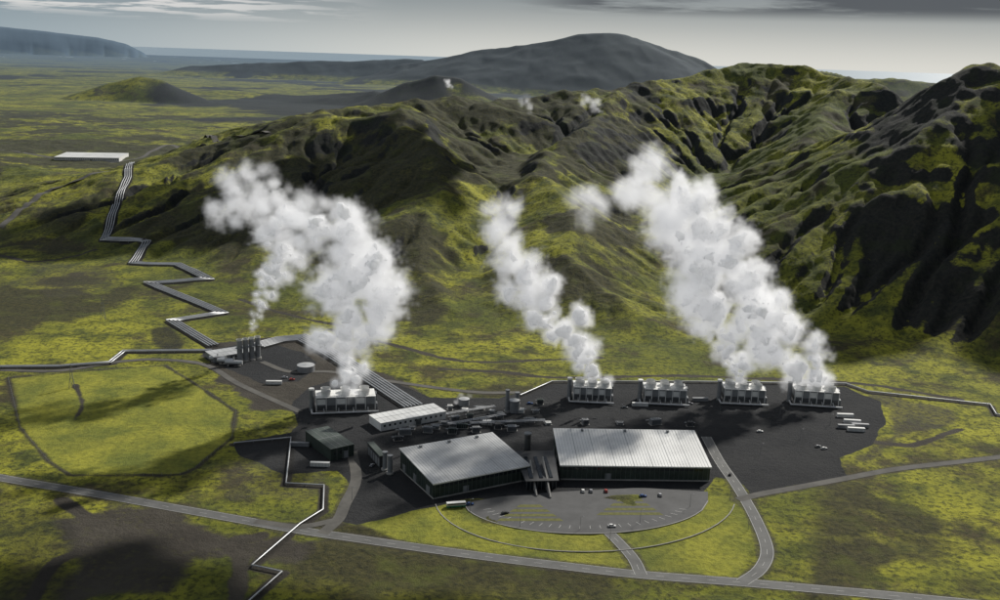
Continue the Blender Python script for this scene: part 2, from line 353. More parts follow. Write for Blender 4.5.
M['greenroof']=simple('green_roof',(.045,.062,.052),.6,0,.2,.2)
M['glass']=simple('dark_glass',(.02,.025,.03),.12,0,.2,.2)
M['conc']=simple('concrete',(.33,.32,.30),.85,0,.25,.2)
M['white']=simple('white_cladding',(.72,.72,.70),.6,0,.15,.15)
M['grey']=simple('grey_cladding',(.22,.23,.24),.6,.1,.25,.15)
M['dk']=simple('dark_louvre',(.035,.037,.04),.6,.1,.3,.3)
M['steel']=simple('galvanised_steel',(.22,.23,.24),.5,.5,.2,.3)
M['red']=simple('red_paint',(.35,.04,.03),.4,0,.1,1)
M['blue']=simple('blue_paint',(.04,.09,.25),.4,0,.1,1)
M['silver']=simple('silver_paint',(.5,.5,.52),.3,.5,.1,1)
M['black']=simple('tyre_rubber',(.02,.02,.02),.8,0,.1,1)
M['fgreen']=simple('bus_green',(.03,.16,.08),.4,0,.1,1)
M['grassm']=simple('planted_grass',(.13,.13,.03),.95,0,.4,.5)
# ------------------------------------------------------------------ mesh builder
class MB:
    def __init__(s,name,o=(0,0,0),a=0.): s.name=name; s.o=np.array(o,float); s.a=a; s.parts={}
    def P(s,part,mat):
        return s.parts.setdefault(part,(mat,[],[]))
    def add(s,part,mat,V,Fc):
        _,v,f=s.P(part,mat); n=len(v); v+= [tuple(x) for x in V]; f+=[tuple(i+n for i in q) for q in Fc]
    def box(s,part,mat,x0,x1,y0,y1,z0,z1):
        V=[(x0,y0,z0),(x1,y0,z0),(x1,y1,z0),(x0,y1,z0),(x0,y0,z1),(x1,y0,z1),(x1,y1,z1),(x0,y1,z1)]
        s.add(part,mat,V,[(0,3,2,1),(4,5,6,7),(0,1,5,4),(1,2,6,5),(2,3,7,6),(3,0,4,7)])
    def hexa(s,part,mat,B,T):
        s.add(part,mat,list(B)+list(T),[(0,3,2,1),(4,5,6,7),(0,1,5,4),(1,2,6,5),(2,3,7,6),(3,0,4,7)])
    def cyl(s,part,mat,p,h,r0,r1=None,n=16,open_=False):
        r1=r0 if r1 is None else r1; V=[];x,y,z=p
        for rr,zz in((r0,z),(r1,z+h)):
            for i in range(n): V.append((x+rr*math.cos(2*math.pi*i/n),y+rr*math.sin(2*math.pi*i/n),zz))
        Fc=[(i,(i+1)%n,n+(i+1)%n,n+i) for i in range(n)]
        if not open_: Fc+=[tuple(range(n-1,-1,-1)),tuple(range(n,2*n))]
        s.add(part,mat,V,Fc)
    def rod(s,part,mat,a,b,r,n=8):
        a=Vector(a);b=Vector(b);d=(b-a).normalized(); up=Vector((0,0,1)) if abs(d.z)<.9 else Vector((1,0,0)); u=d.cross(up).normalized(); w=d.cross(u)
        V=[]
        for c in(a,b):
            for i in range(n): V.append(tuple(c+u*r*math.cos(2*math.pi*i/n)+w*r*math.sin(2*math.pi*i/n)))
        s.add(part,mat,V,[(i,(i+1)%n,n+(i+1)%n,n+i) for i in range(n)]+[tuple(range(n-1,-1,-1)),tuple(range(n,2*n))])
    def build(s):
        e=bpy.data.objects.new(s.name,None) if len(s.parts)>1 else None
        if e: scene.collection.objects.link(e); e.location=s.o; e.rotation_euler=(0,0,s.a)
        for k,(mat,v,f) in s.parts.items():
            m=bpy.data.meshes.new(k if e else s.name); m.from_pydata(v,[],f); m.update(); m.materials.append(M[mat])
            ob=bpy.data.objects.new(k if e else s.name,m); scene.collection.objects.link(ob)
            if e: ob.parent=e
            else: ob.location=s.o; ob.rotation_euler=(0,0,s.a)
        return e
# ------------------------------------------------------------------ roads
def ribbon(P,offs,dz,wmax=0):
    P=np.asarray(P); T=np.gradient(P[:,:2],axis=0); T/=np.linalg.norm(T,axis=1)[:,None]+1e-9; N=np.stack([-T[:,1],T[:,0]],1)
    A=P[:,:2]+N*offs[0]; B=P[:,:2]+N*offs[1]
    zc=np.maximum(height(P[:,0],P[:,1]),np.maximum(height(P[:,0]+N[:,0]*wmax,P[:,1]+N[:,1]*wmax),height(P[:,0]-N[:,0]*wmax,P[:,1]-N[:,1]*wmax)))+dz
    V=[];Fc=[]
    for i in range(len(P)):
        V+=[(A[i,0],A[i,1],zc[i]),(B[i,0],B[i,1],zc[i])]
        if i: j=2*i; Fc.append((j-2,j-1,j+1,j))
    return V,Fc
def mesh_obj(name,V,Fc,mat,parent=None):
    m=bpy.data.meshes.new(name); m.from_pydata(V,[],Fc); m.update(); m.materials.append(M[mat]); ob=bpy.data.objects.new(name,m); scene.collection.objects.link(ob)
    if parent: ob.parent=parent
    return ob
zoff=0
for nm,P,hw,mk in road_world:
    zoff+=.01
    e=bpy.data.objects.new(nm,None); scene.collection.objects.link(e)
    base_z=.12+zoff
    V,Fc=ribbon(P,(hw,-hw),base_z,hw); mesh_obj('carriageway',V,Fc,'asphalt' if mk else 'gravel',e)
    if mk:
        for sgn in(1,-1):
            V,Fc=ribbon(P,(sgn*(hw-.35)+.07,sgn*(hw-.35)-.07),base_z+.006,hw); mesh_obj('edge_line',V,Fc,'line',e)
        V,Fc=ribbon(P,(.06,-.06),base_z+.006,hw); mesh_obj('centre_line',V,Fc[::3],'line',e)
# ------------------------------------------------------------------ pipelines
def offset_poly(P,o):
    P=np.asarray(P)[:,:2]; n=len(P); out=[]
    for i in range(n):
        a=P[max(i-1,0)];b=P[i];c=P[min(i+1,n-1)]
        d1=(b-a) if i else (c-b); d2=(c-b) if i<n-1 else (b-a)
        d1=d1/np.linalg.norm(d1); d2=d2/np.linalg.norm(d2); n1=np.array([-d1[1],d1[0]]);n2=np.array([-d2[1],d2[0]])
        mm=n1+n2; mm/=max(np.linalg.norm(mm),1e-6); k=1/max(.35,mm@n1); out.append((b+mm*o*k,mm))
    return out
for nm,P,offs,r,_ in pipe_world:
    e=bpy.data.objects.new(nm,None); scene.collection.objects.link(e); V=[];Fc=[];SV=MB('x')
    for o in offs:
        Q=offset_poly(P,o); n0=len(V); N=8
        zz=[float(z) for z in height(np.array([q[0][0] for q in Q]),np.array([q[0][1] for q in Q]))]
        if len(zz)>4: zz=list(np.convolve(np.pad(zz,1,'edge'),[.25,.5,.25],'valid'))
        for i,(q,mm) in enumerate(Q):
            for k in range(N):
                th=2*math.pi*k/N; V.append((q[0]+mm[0]*r*math.cos(th),q[1]+mm[1]*r*math.cos(th),zz[i]+r+.9+r*math.sin(th)))
            if i: 
                for k in range(N): Fc.append((n0+(i-1)*N+k,n0+(i-1)*N+(k+1)%N,n0+i*N+(k+1)%N,n0+i*N+k))
            SV.box('s','steel',q[0]-.25,q[0]+.25,q[1]-.25,q[1]+.25,zz[i]-1.5,zz[i]+.95)
    ob=mesh_obj('pipes',V,Fc,'alu',e); ob.data.polygons.foreach_set('use_smooth',[True]*len(ob.data.polygons))
    mesh_obj('pipe_supports',SV.parts['s'][1],SV.parts['s'][2],'steel',e)
# fence around the west field
FB=MB('wire_fence'); FL_=lin([np.array(p) for p in FW+[FW[0]]],5)
for a,b in zip(FL_[:-1],FL_[1:]):
    za,zb=[float(height(np.array([p[0]]),np.array([p[1]]))[0]) for p in(a,b)]
    FB.box('posts','steel',a[0]-.06,a[0]+.06,a[1]-.06,a[1]+.06,za-.5,za+1.5)
    for hh_ in(.6,1.0,1.4): FB.rod('wires','steel',(a[0],a[1],za+hh_),(b[0],b[1],zb+hh_),.02,3)
FB.build()
# ------------------------------------------------------------------ halls
def rect(FL,FR,BL,zf,zb):
    a=G(*FL,zf);b=G(*FR,zf);c=G(*BL,zb); ex=(b-a)[:2]; w=np.linalg.norm(ex); ex/=w; ey=np.array([-ex[1],ex[0]]); d=(c-a)[:2]@ey
    return a,math.atan2(ex[1],ex[0]),w,d
def hall(name,FL,FR,BL,hf,hb,roof):
    a,ang,w,d=rect(FL,FR,BL,hf,hb); print('HALL',name,a,math.degrees(ang),w,d)
    B=MB(name,(a[0],a[1],0),ang); y0=0.8;x0=.8;x1=w-.8;y1=d-.8
    zr=lambda y:hf+(hb-hf)*y/d
    B.hexa('walls','green',[(x0,y0,-1),(x1,y0,-1),(x1,y1,-1),(x0,y1,-1)],[(x0,y0,zr(y0)-.6),(x1,y0,zr(y0)-.6),(x1,y1,zr(y1)-.6),(x0,y1,zr(y1)-.6)])
    B.hexa('roof',roof,[(0,0,hf-.6),(w,0,hf-.6),(w,d,hb-.6),(0,d,hb-.6)],[(0,0,hf),(w,0,hf),(w,d,hb),(0,d,hb)])
    n=int(w/1.9)
    for i in range(1,n):
        x=w*i/n; big=.22 if i%6==0 else .07
        B.hexa('roof_seams','seam',[(x-big,0.02,hf-.02),(x+big,0.02,hf-.02),(x+big,d-.02,hb-.02),(x-big,d-.02,hb-.02)],[(x-big,0.02,hf+.1),(x+big,0.02,hf+.1),(x+big,d-.02,hb+.1),(x-big,d-.02,hb+.1)])
    B.box('plinth','conc',x0-.12,x1+.12,y0-.12,y1+.12,-1,.9)
    x=x0+1
    while x<x1-1:
        B.box('cladding_ribs','greenrib',x-.14,x+.14,y0-.32,y0-.002,.95,hf-.65); x+=3.0
    y=y0+1
    while y<y1-1:
        for xs in((x0-.3,x0-.002),(x1+.002,x1+.3)): B.box('cladding_ribs','greenrib',xs[0],xs[1],y-.12,y+.12,.95,zr(y)-.7)
        y+=3.
    x=x0+2.7
    while x<x1-4:
        B.box('windows','glass',x-1.2,x+1.2,y0-.1,y0-.003,hf-3.2,hf-1.5); x+=3.0
    B.box('fascia','white',-.05,w+.05,-.1,-.003,hf-.75,hf-.02)
    for q in(.12,.5,.82): B.box('doors','grey',x0-.2,x0-.01,d*q,d*q+4.5,.92,5.6)
    B.box('doors','grey',w*.3,w*.3+4,y0-.2,y0-.01,.92,4.6)
    for i in range(3):
        xx=w*(.2+.3*i); B.box('roof_vents','grey',xx-.8,xx+.8,d*.93-.8,d*.93+.8,zr(d*.93)-.1,zr(d*.93)+1.2)
    B.build(); return a,ang,w,d
hall('turbine_hall',(433,484),(531,465),(393,449),10,14,'roof')
hall('turbine_hall',(560,465),(712,467),(555,428),10,15.5,'roof2')
def frame(name,u,v,ang): 
    g=hit(u,v); return MB(name,(g[0],g[1],g[2]),math.radians(ang))
B=frame('plant_annex',393,474,26)
B.box('walls','dk',-5,-1,10,34,-1,8); B.box('roof','greenroof',-5.3,-1,9.7,34.3,8,8.5); 
for i in range(5): B.box('louvres','grey',-5.2,-5.01,11+i*4.6,14+i*4.6,1,6)
B.build()
# visitor centre between the halls
B=frame('visitor_centre',541,489,8)
B.hexa('glass_walls','glass',[(-9,0,-1),(9,0,-1),(12,30,-1),(-12,30,-1)],[(-9,-1,6),(9,-1,6),(12,30,11),(-12,30,11)])
B.hexa('roof','dk',[(-10,-3,6.01),(10,-3,6.01),(13,31,11.01),(-13,31,11.01)],[(-10,-3,6.5),(10,-3,6.5),(13,31,11.6),(-13,31,11.6)])
for sx in(-6,0,6): B.hexa('roof_lights','glass',[(sx-1,0,6.9),(sx+1,0,6.9),(sx+1,24,10.4),(sx-1,24,10.4)],[(sx-1,0,7.3),(sx+1,0,7.3),(sx+1,24,10.9),(sx-1,24,10.9)])
B.hexa('entrance_fin','conc',[(3,-14,-.5),(3.7,-14,-.5),(3.7,16,-.5),(3,16,-.5)],[(3,-14,1.2),(3.7,-14,1.2),(3.7,16,14),(3,16,14)])
B.hexa('entrance_fin','conc',[(-4.7,-11,-.5),(-4,-11,-.5),(-4,16,-.5),(-4.7,16,-.5)],[(-4.7,-11,1),(-4,-11,1),(-4,16,12),(-4.7,16,12)])
for i in range(9): B.box('mullions','steel',-9+i*2.25-.08,-9+i*2.25+.08,-1.25,-1.05,0,6)
B.cyl('exhaust_stack','dk',(-3,36,0),21,2.2,2.0); B.cyl('exhaust_stack_rim','grey',(-3,36,21),.8,2.4,2.4)
B.build()
def block(name,FL,FR,BL,h,wall,roof,zg=0.):
    a,ang,w,d=rect(FL,FR,BL,zg+h,zg+h); B=MB(name,(a[0],a[1],zg),ang); print(name,a,w,d)
    B.box('walls',wall,0,w,0,d,-3,h-.3)
    B.box('roof',roof,-.3,w+.3,-.3,d+.3,h-.3,h)
    B.box('ridge_cap','seam',-.3,w+.3,d*.5-.15,d*.5+.15,h+.002,h+.12)
    x=2.
    while x<w-3:
        B.box('windows','glass',x,x+1.6,-.08,-.003,h*.45,h*.7); x+=4
    B.box('door','grey',w*.55,w*.55+3,-.12,-.09,0,h*.62)
    n=int(w/4)
    for i in range(1,n): B.box('wall_joints','seam',w*i/n-.06,w*i/n+.06,-.15,-.1,0,h-.32); B.box('roof_seams','seam',w*i/n-.05,w*i/n+.05,-.2,d+.2,h+.002,h+.08)
    return B.build()
block('workshop_building',(381,423),(446,411),(373,414),6,'white','roof2')
block('storage_building',(331,449),(354,444),(303,431),8,'green','greenroof')
block('control_building',(214,357),(260,350),(213,350),5,'grey','roof')
g_=hit(90,162); block('pump_station_building',(54,157),(119,158),(53,152),8,'white','roof2',g_[2])
# ------------------------------------------------------------------ cooling towers
TOW=[(346,412,62,12),(592,402,40,-2),(665,404,44,-2),(744,404,42,-2),(816,406,44,-6)]
towers=[]
for u,v,wpx,ang in TOW:
    g=hit(u,v); dist=np.linalg.norm(g-C); w=wpx/1000*dist*.92; h=11.; d=16.
    B=MB('cooling_tower',(g[0],g[1],0),math.radians(ang)); towers.append((g,w,d,h,ang))
    B.box('basin','conc',-w/2-.6,w/2+.6,-.6,d+.6,-.5,1.4)
    B.box('louvred_base','dk',-w/2+.3,w/2-.3,.3,d-.3,1.4,5.2)
    for k in range(5): B.box('louvres','steel',-w/2,w/2,-.05,.28,1.8+k*.7,2.0+k*.7)
    B.box('upper_casing','grey',-w/2,w/2,0,d,5.2,h)
    nb=6
    for i in range(nb+1):
        x=-w/2+w*i/nb; B.box('frame_columns','white',x-.25,x+.25,-.4,-.06,0,h)
        B.box('frame_columns','white',x-.25,x+.25,d+.06,d+.4,0,h)
    B.box('deck_edge','white',-w/2-.4,w/2+.4,-.45,d+.45,h,h+.35)
    for i in range(nb): 
        if i%2==0: B.box('casing_panels','white',-w/2+w*i/nb+.5,-w/2+w*(i+1)/nb-.5,-.04,-.003,6,h-1)
    nf=3
    for j in range(2):
        for i in range(nf):
            x=-w/2+w*(i+.5)/nf; y=d*(.27+.46*j); rr=min(w/nf,d/2)*.40
            B.cyl('fan_stacks','white',(x,y,h+.35),1.2,rr*1.08,rr,20,True); B.cyl('fan_stacks','white',(x,y,h+1.55),2.2,rr,rr*1.1,20,True)
            B.cyl('fan_throat','dk',(x,y,h+.4),.6,rr*.95,rr*.95,20)
            for kk in range(6):
                th=kk*math.pi/3; B.rod('fan_blades','steel',(x,y,h+1.3),(x+rr*.9*math.cos(th),y+rr*.9*math.sin(th),h+1.3),.22,4)
    for i in range(int(w/2.5)+1):
        x=-w/2+2.5*i; B.box('guard_rail','steel',x-.04,x+.04,-.4,-.32,h+.35,h+1.45)
    B.box('guard_rail','steel',-w/2,w/2,-.4,-.32,h+1.45,h+1.53)
    B.cyl('riser','grey',(-w/2-3.2,d*.35,-.5),16,1.7,1.7,14); B.cyl('riser_cap','white',(-w/2-3.2,d*.35,15.5),1.2,2.0,2.0,14)
    B.rod('inlet_pipe','alu',(-w/2-3.2,-5,1.4),(w/2+2,-5,1.4),.7); B.rod('inlet_pipe','alu',(-w/2-3.2,-5,1.4),(-w/2-3.2,d*.35,1.4),.7)
    for i in range(4): B.rod('inlet_branches','alu',(-w/2+w*(i+.5)/4,-5,1.4),(-w/2+w*(i+.5)/4,.2,3.0),.45)
    B.box('stairs','steel',w/2+.7,w/2+1.7,0,6,0,h*.5); B.box('stairs','steel',w/2+.7,w/2+1.7,6,12,0,h)
    B.build()
# ------------------------------------------------------------------ steam exhaust stacks, tanks, separators
def tank(name,u,v,r,h,mat='white'):
    g=hit(u,v); B=MB(name,(g[0],g[1],g[2])); B.cyl('shell',mat,(0,0,-1),h+1,r,r,28); B.cyl('roof_cone','roof',(0,0,h+.01),r*.14,r*1.01,.3,28); B.cyl('rim','steel',(0,0,h-.35),.3,r+.12,r+.12,28)
    for k in range(8): B.box('ladder','steel',-r-.35,-r-.1,-.4,.4,h*k/8+.5,h*k/8+.6)
    B.build()
tank('water_tank',306,371,7,5,'grey')
tank('storage_tank',464,405,4,5,'grey'); tank('storage_tank',514,412,4,9,'grey')
for u,v in [(240,362),(246,361),(252,360),(258,359)]:
    g=hit(u,v); B=MB('steam_silencer',(g[0],g[1],g[2])); B.cyl('shell','grey',(0,0,-.5),19,2.3,2.1,16); B.cyl('rim','white',(0,0,18.5),1,2.5,2.5,16,True); B.cyl('skirt','conc',(0,0,-.5),2,3,3,16); B.box('platform','steel',-3,3,-3,3,12,12.3); B.build()
for i,(u,v) in enumerate([(218,362),(226,364),(234,366)]):
    g=hit(u,v); B=MB('steam_separator',(g[0],g[1],g[2])); B.rod('vessel','alu',(-7,0,3),(7,0,3),1.8,14); B.box('saddles','conc',-5,-4,-1.5,1.5,-.5,1.5); B.box('saddles','conc',4,5,-1.5,1.5,-.5,1.5); B.rod('riser','alu',(0,0,3),(0,0,7),.6); B.build()
for u,v,h in [(507,412,17),(517,404,9),(385,470,12),(390,474,12)]:
    g=hit(u,v); B=MB('exhaust_stack',(g[0],g[1],0)); B.cyl('shaft','grey',(0,0,-.5),h,1.6,1.4,14); B.cyl('rim','steel',(0,0,h-.6),.6,1.8,1.8,14); B.cyl('base','conc',(0,0,-.5),1.6,2.4,2.4,14); B.build()
k=0
for (u0,v0,u1,v1) in [(448,428,505,418),(425,421,495,410),(470,427,545,424)]:
    a=G(u0,v0);b=G(u1,v1); B=MB('pipe_rack')
    dv=(b-a)[:2]; L=np.linalg.norm(dv); dv/=L; nn=np.array([-dv[1],dv[0]])
    for o_,zz,rr in((-1.5,3.2,.22),(-.6,3.2,.18),(.5,3.3,.28),(1.5,3.2,.2)):
        B.rod('pipes','alu' if o_>0 else 'alu',(a[0]+nn[0]*o_,a[1]+nn[1]*o_,zz),(b[0]+nn[0]*o_,b[1]+nn[1]*o_,zz),rr,8)
    for i in range(int(L/6)+1):
        c=a[:2]+dv*6*i
        for s_ in(-2,2): B.rod('posts','steel',(c[0]+nn[0]*s_,c[1]+nn[1]*s_,-.3),(c[0]+nn[0]*s_,c[1]+nn[1]*s_,4.2),.16,6)
        B.rod('beams','steel',(c[0]-nn[0]*2,c[1]-nn[1]*2,2.85),(c[0]+nn[0]*2,c[1]+nn[1]*2,2.85),.14,6)
    B.build()
for (u,v) in [(412,429),(428,432),(445,424),(462,428),(470,418),(487,424),(498,428),(440,416),(455,420),(500,417),(530,422),(548,424),(398,440),(480,409),(585,424),(620,424),(655,424),(690,426),(418,424),(436,428),(452,433),(476,432),(492,414),(508,424),(520,412),(536,412),(430,411),(465,411),(540,404),(405,434),(450,410),(512,430)]:
    g=G(u,v); B=MB('transformer' if k%2 else 'equipment_skid',(g[0],g[1],0),random.uniform(-.1,.4)); sx=random.uniform(1.5,4.); sy=random.uniform(1.2,2.5); sz=random.uniform(1.6,4.2)
    B.box('tank',random.choice(['grey','white','green','steel','dk']),-sx,sx,-sy,sy,.3,sz); B.box('plinth','conc',-sx-.5,sx+.5,-sy-.5,sy+.5,-.2,.3)
    for i in range(5): B.box('radiators','steel',-sx+i*sx*.4,-sx+i*sx*.4+.3,-sy-.6,-sy-.01,.6,sz*.85)
    for i in(-1,0,1): B.cyl('bushings','conc',(i*sx*.5,0,sz+.01),1.2,.22,.12,8)
    B.rod('header_pipe','alu',(-sx*1.6,sy+.5,sz*.6),(sx*1.6,sy+.5,sz*.6),.35); B.build(); k+=1
# ------------------------------------------------------------------ vehicles and small things
def car(u,v,ang,paint):
    g=G(u,v); B=MB('car',(g[0],g[1],.3 if 455<u<712 and v>485 else .07),math.radians(ang))
    B.hexa('body',paint,[(-2.2,-.9,.35),(2.2,-.9,.35),(2.2,.9,.35),(-2.2,.9,.35)],[(-2.15,-.85,.95),(2.05,-.85,.85),(2.05,.85,.85),(-2.15,.85,.95)])
    B.hexa('windows','glass',[(-1.8,-.8,.93),(1.0,-.8,.9),(1.0,.8,.9),(-1.8,.8,.93)],[(-1.4,-.66,1.42),(.3,-.66,1.42),(.3,.66,1.42),(-1.4,.66,1.42)])
    B.box('roof_panel',paint,-1.42,.32,-.68,.68,1.421,1.48)
    for x in(-1.4,1.4):
        for y in(-.92,.72): B.rod('wheels','black',(x,y,.33),(x,y+.2,.33),.33,12)
    B.box('bumpers','black',2.2,2.3,-.8,.8,.4,.6); B.box('bumpers','black',-2.3,-2.2,-.8,.8,.4,.6); B.build()
cols=['white','silver','red','blue','black','white','silver','grey']
ci=0
for u,v,a in [(583,492,90),(591,492,90),(606,492,90),(643,497,10),(505,514,30),(612,527,0),(660,496,90),(818,447,20),(824,449,20),(372,466,70),(377,452,60),(470,505,10),(730,475,70),(760,432,5),(690,404,0),(625,408,0),(330,440,0),(285,378,10),(292,380,10),(530,404,4)]:
    car(u,v,a,cols[ci%8]); ci+=1
def bus(u,v,ang):
    g=G(u,v); B=MB('bus',(g[0],g[1],.07),math.radians(ang))
    B.box('body','white',-5.5,5.5,-1.25,1.25,1.5,3.1); B.box('lower_body','fgreen',-5.5,5.5,-1.26,1.26,.4,1.5); B.box('windows','glass',-5.2,5.3,-1.28,1.28,1.9,2.7)
    for x in(-3.6,3.4):
        for y in(-1.3,1.0): B.rod('wheels','black',(x,y,.5),(x,y+.3,.5),.5,12)
    B.build()
bus(456,507,14)
def container(u,v,ang,mat):
    g=G(u,v); B=MB('shipping_container',(g[0],g[1],0),math.radians(ang)); B.box('shell',mat,-6,6,-1.2,1.2,.1,2.7)
    for i in range(14): B.box('corrugation','grey',-5.8+i*.86,-5.6+i*.86,-1.27,-1.202,.2,2.6)
    B.box('doors','grey',6.002,6.08,-1.1,1.1,.2,2.6); B.build()
for u,v,a,mm in [(845,417,0,'white'),(852,423,-5,'white'),(856,431,-3,'white'),(846,428,0,'grey'),(860,427,-4,'silver'),(640,406,0,'white'),(700,401,5,'grey'),(320,466,0,'white'),(274,384,5,'white'),(300,446,0,'grey')]: container(u,v,a,mm)
def pylon(u,v,h,ang=20):
    g=hit(u,v); B=MB('power_pylon',tuple(g),math.radians(ang)); w=h*.11
    lv=[(0,w),(h*.3,w*.7),(h*.6,w*.42),(h*.8,w*.28),(h,w*.1)]
    for (z0,a0),(z1,a1) in zip(lv[:-1],lv[1:]):
        cs=[(1,1),(1,-1),(-1,-1),(-1,1)]
        for i in range(4):
            s0,s1=cs[i],cs[(i+1)%4]
            B.rod('legs','steel',(s0[0]*a0,s0[1]*a0,z0-.3),(s0[0]*a1,s0[1]*a1,z1),.13,5)
            B.rod('braces','steel',(s0[0]*a0,s0[1]*a0,z0),(s1[0]*a1,s1[1]*a1,z1),.07,4); B.rod('braces','steel',(s1[0]*a0,s1[1]*a0,z0),(s0[0]*a1,s0[1]*a1,z1),.07,4)
    for z in(h*.7,h*.85): B.rod('cross_arms','steel',(-h*.28,0,z),(h*.28,0,z),.14,5)
    B.build(); return g
for u,v,h in [(103,320,22),(72,388,18)]: pylon(u,v,h)
def lamp(u,v):
    g=G(u,v); B=MB('street_lamp',(g[0],g[1],0)); B.cyl('post','steel',(0,0,0),8,.12,.07,8); B.rod('arm','steel',(0,0,8),(1.4,0,8.2),.06,6); B.box('lantern','grey',1.1,1.9,-.2,.2,8.1,8.3); B.build()
for u,v in [(470,512),(520,527),(580,530),(640,523),(690,507),(610,540),(730,500),(748,530),(352,500),(760,455),(800,440),(830,425),(780,415),(720,412),(620,415)]: lamp(u,v)
# ------------------------------------------------------------------ visitor car park
def sheet(name,px,z,mat):
    P=[G(u,v) for u,v in px]; V=[(p[0],p[1],z) for p in P]
    mm=bpy.data.meshes.new(name); mm.from_pydata(V,[],[tuple(range(len(V)))]); mm.update(); mm.materials.append(M[mat])
    if mm.polygons[0].normal.z<0: mm.flip_normals()
    ob=bpy.data.objects.new(name,mm); scene.collection.objects.link(ob); return ob
def arc(c,rx,ry,a0,a1,n): return [(c[0]+rx*math.cos(math.radians(a0+(a1-a0)*i/n)),c[1]+ry*math.sin(math.radians(a0+(a1-a0)*i/n))) for i in range(n+1)]
bot=[(585+rx_,500+34*math.sqrt(max(0,1-(rx_/123.)**2))) for rx_ in np.linspace(-122.9,122.9,41)]
top=[(p[0],np.interp(p[0],[460,500,560,640,708],[504,497,492,488,492])) for p in bot]
V=[];Fc=[]
for i,(a,b) in enumerate(zip(top,bot)):
    A=G(*a);Bb=G(*b); V+=[(A[0],A[1],.3),(Bb[0],Bb[1],.3)]
    if i: j=2*i; Fc.append((j-2,j-1,j+1,j))
mesh_obj('car_park_paving',V,Fc,'paving')
def kerb(px,w=.5,h=.15):
    P=[G(u,v) for u,v in px]; Q1=offset_poly(P,w/2);Q2=offset_poly(P,-w/2); V=[];Fc=[]
    for i,((a,_),(b,_2)) in enumerate(zip(Q1,Q2)):
        V+=[(a[0],a[1],.0),(a[0],a[1],.3+h),(b[0],b[1],.3+h),(b[0],b[1],.0)]
        if i: j=4*i; Fc+=[(j-4,j-3,j+1,j),(j-3,j-2,j+2,j+1),(j-2,j-1,j+3,j+2)]
    mesh_obj('kerb',V,Fc,'kerb')
kerb(bot); kerb(arc((585,500),150,52,5,175,30)); 
for cx_,cy_,sg in((530,512,-1),(630,506,1)):
    for s in range(4):
        y_=cy_-7+s*4.6; hw_=10+s*6.5
        sheet('planting_bed',[(cx_-hw_,y_),(cx_+hw_,y_),(cx_+hw_+4,y_+2.6),(cx_-hw_-4,y_+2.6)],.34,'grassm')
for i in range(26):
    a=math.radians(20+140*i/25); p0=(585+100*math.cos(a),500+26*math.sin(a)); p1=(585+108*math.cos(a),500+29*math.sin(a))
    A=G(*p0);Bb=G(*p1); d=(Bb-A)[:2]; d/=np.linalg.norm(d); n_=np.array([-d[1],d[0]])*.09
    mesh_obj('parking_line',[(A[0]-n_[0],A[1]-n_[1],.32),(A[0]+n_[0],A[1]+n_[1],.32),(Bb[0]+n_[0],Bb[1]+n_[1],.32),(Bb[0]-n_[0],Bb[1]-n_[1],.32)],[(0,1,2,3)],'line')
# ------------------------------------------------------------------ sea
V=[];Fc=[]
ys=np.geomspace(15000,500000,40); 
for i,y in enumerate(ys):
    V+=[(-y*1.2-5000,y,-255),(y*1.2+5000,y,-255)]
    if i: j=2*i; Fc.append((j-2,j-1,j+1,j))
msea,nt=newmat('sea_water'); t=NT(nt); geo=t.n('ShaderNodeNewGeometry'); mp=t.n('ShaderNodeMapping'); mp.inputs['Scale'].default_value=(.0004,.0001,1); t.l(geo.outputs['Position'],mp.inputs[0])
p=t.n('ShaderNodeBsdfPrincipled'); t.l(t.mix(t.noise(mp.outputs[0],1.,4),(.15,.22,.28),(.24,.31,.36)),p.inputs['Base Color']); p.inputs['Roughness'].default_value=.5
o=t.n('ShaderNodeOutputMaterial'); t.l(p.outputs[0],o.inputs[0]); M['sea']=msea
mesh_obj('sea',V,Fc,'sea')
# ------------------------------------------------------------------ light
EL=math.radians(35); AZ=math.radians(38)
S=Vector((math.cos(EL)*math.sin(AZ),math.cos(EL)*math.cos(AZ),math.sin(EL)))
sl_=bpy.data.lights.new('sun','SUN'); sl_.energy=5.0; sl_.angle=math.radians(.5); sl_.color=(1,.96,.89)
so=bpy.data.objects.new('sun',sl_); so.rotation_euler=S.to_track_quat('Z','Y').to_euler(); scene.collection.objects.link(so)
w=bpy.data.worlds.new('World'); scene.world=w; w.use_nodes=True; nt=w.node_tree; nt.nodes.clear(); t=NT(nt)
sk=t.n('ShaderNodeTexSky',sky_type='NISHITA'); sk.sun_disc=False; sk.sun_elevation=EL; sk.sun_rotation=AZ; sk.altitude=400; sk.dust_density=1.0
tc=t.n('ShaderNodeTexCoord'); sp=t.n('ShaderNodeSeparateXYZ'); t.l(tc.outputs['Generated'],sp.inputs[0])
zc=t.math('ADD',t.math('MAXIMUM',sp.outputs[2],.004),.03)
cx=t.math('DIVIDE',sp.outputs[0],zc); cy=t.math('DIVIDE',sp.outputs[1],zc); cb=t.n('ShaderNodeCombineXYZ'); t.l(cx,cb.inputs[0]); t.l(cy,cb.inputs[1])
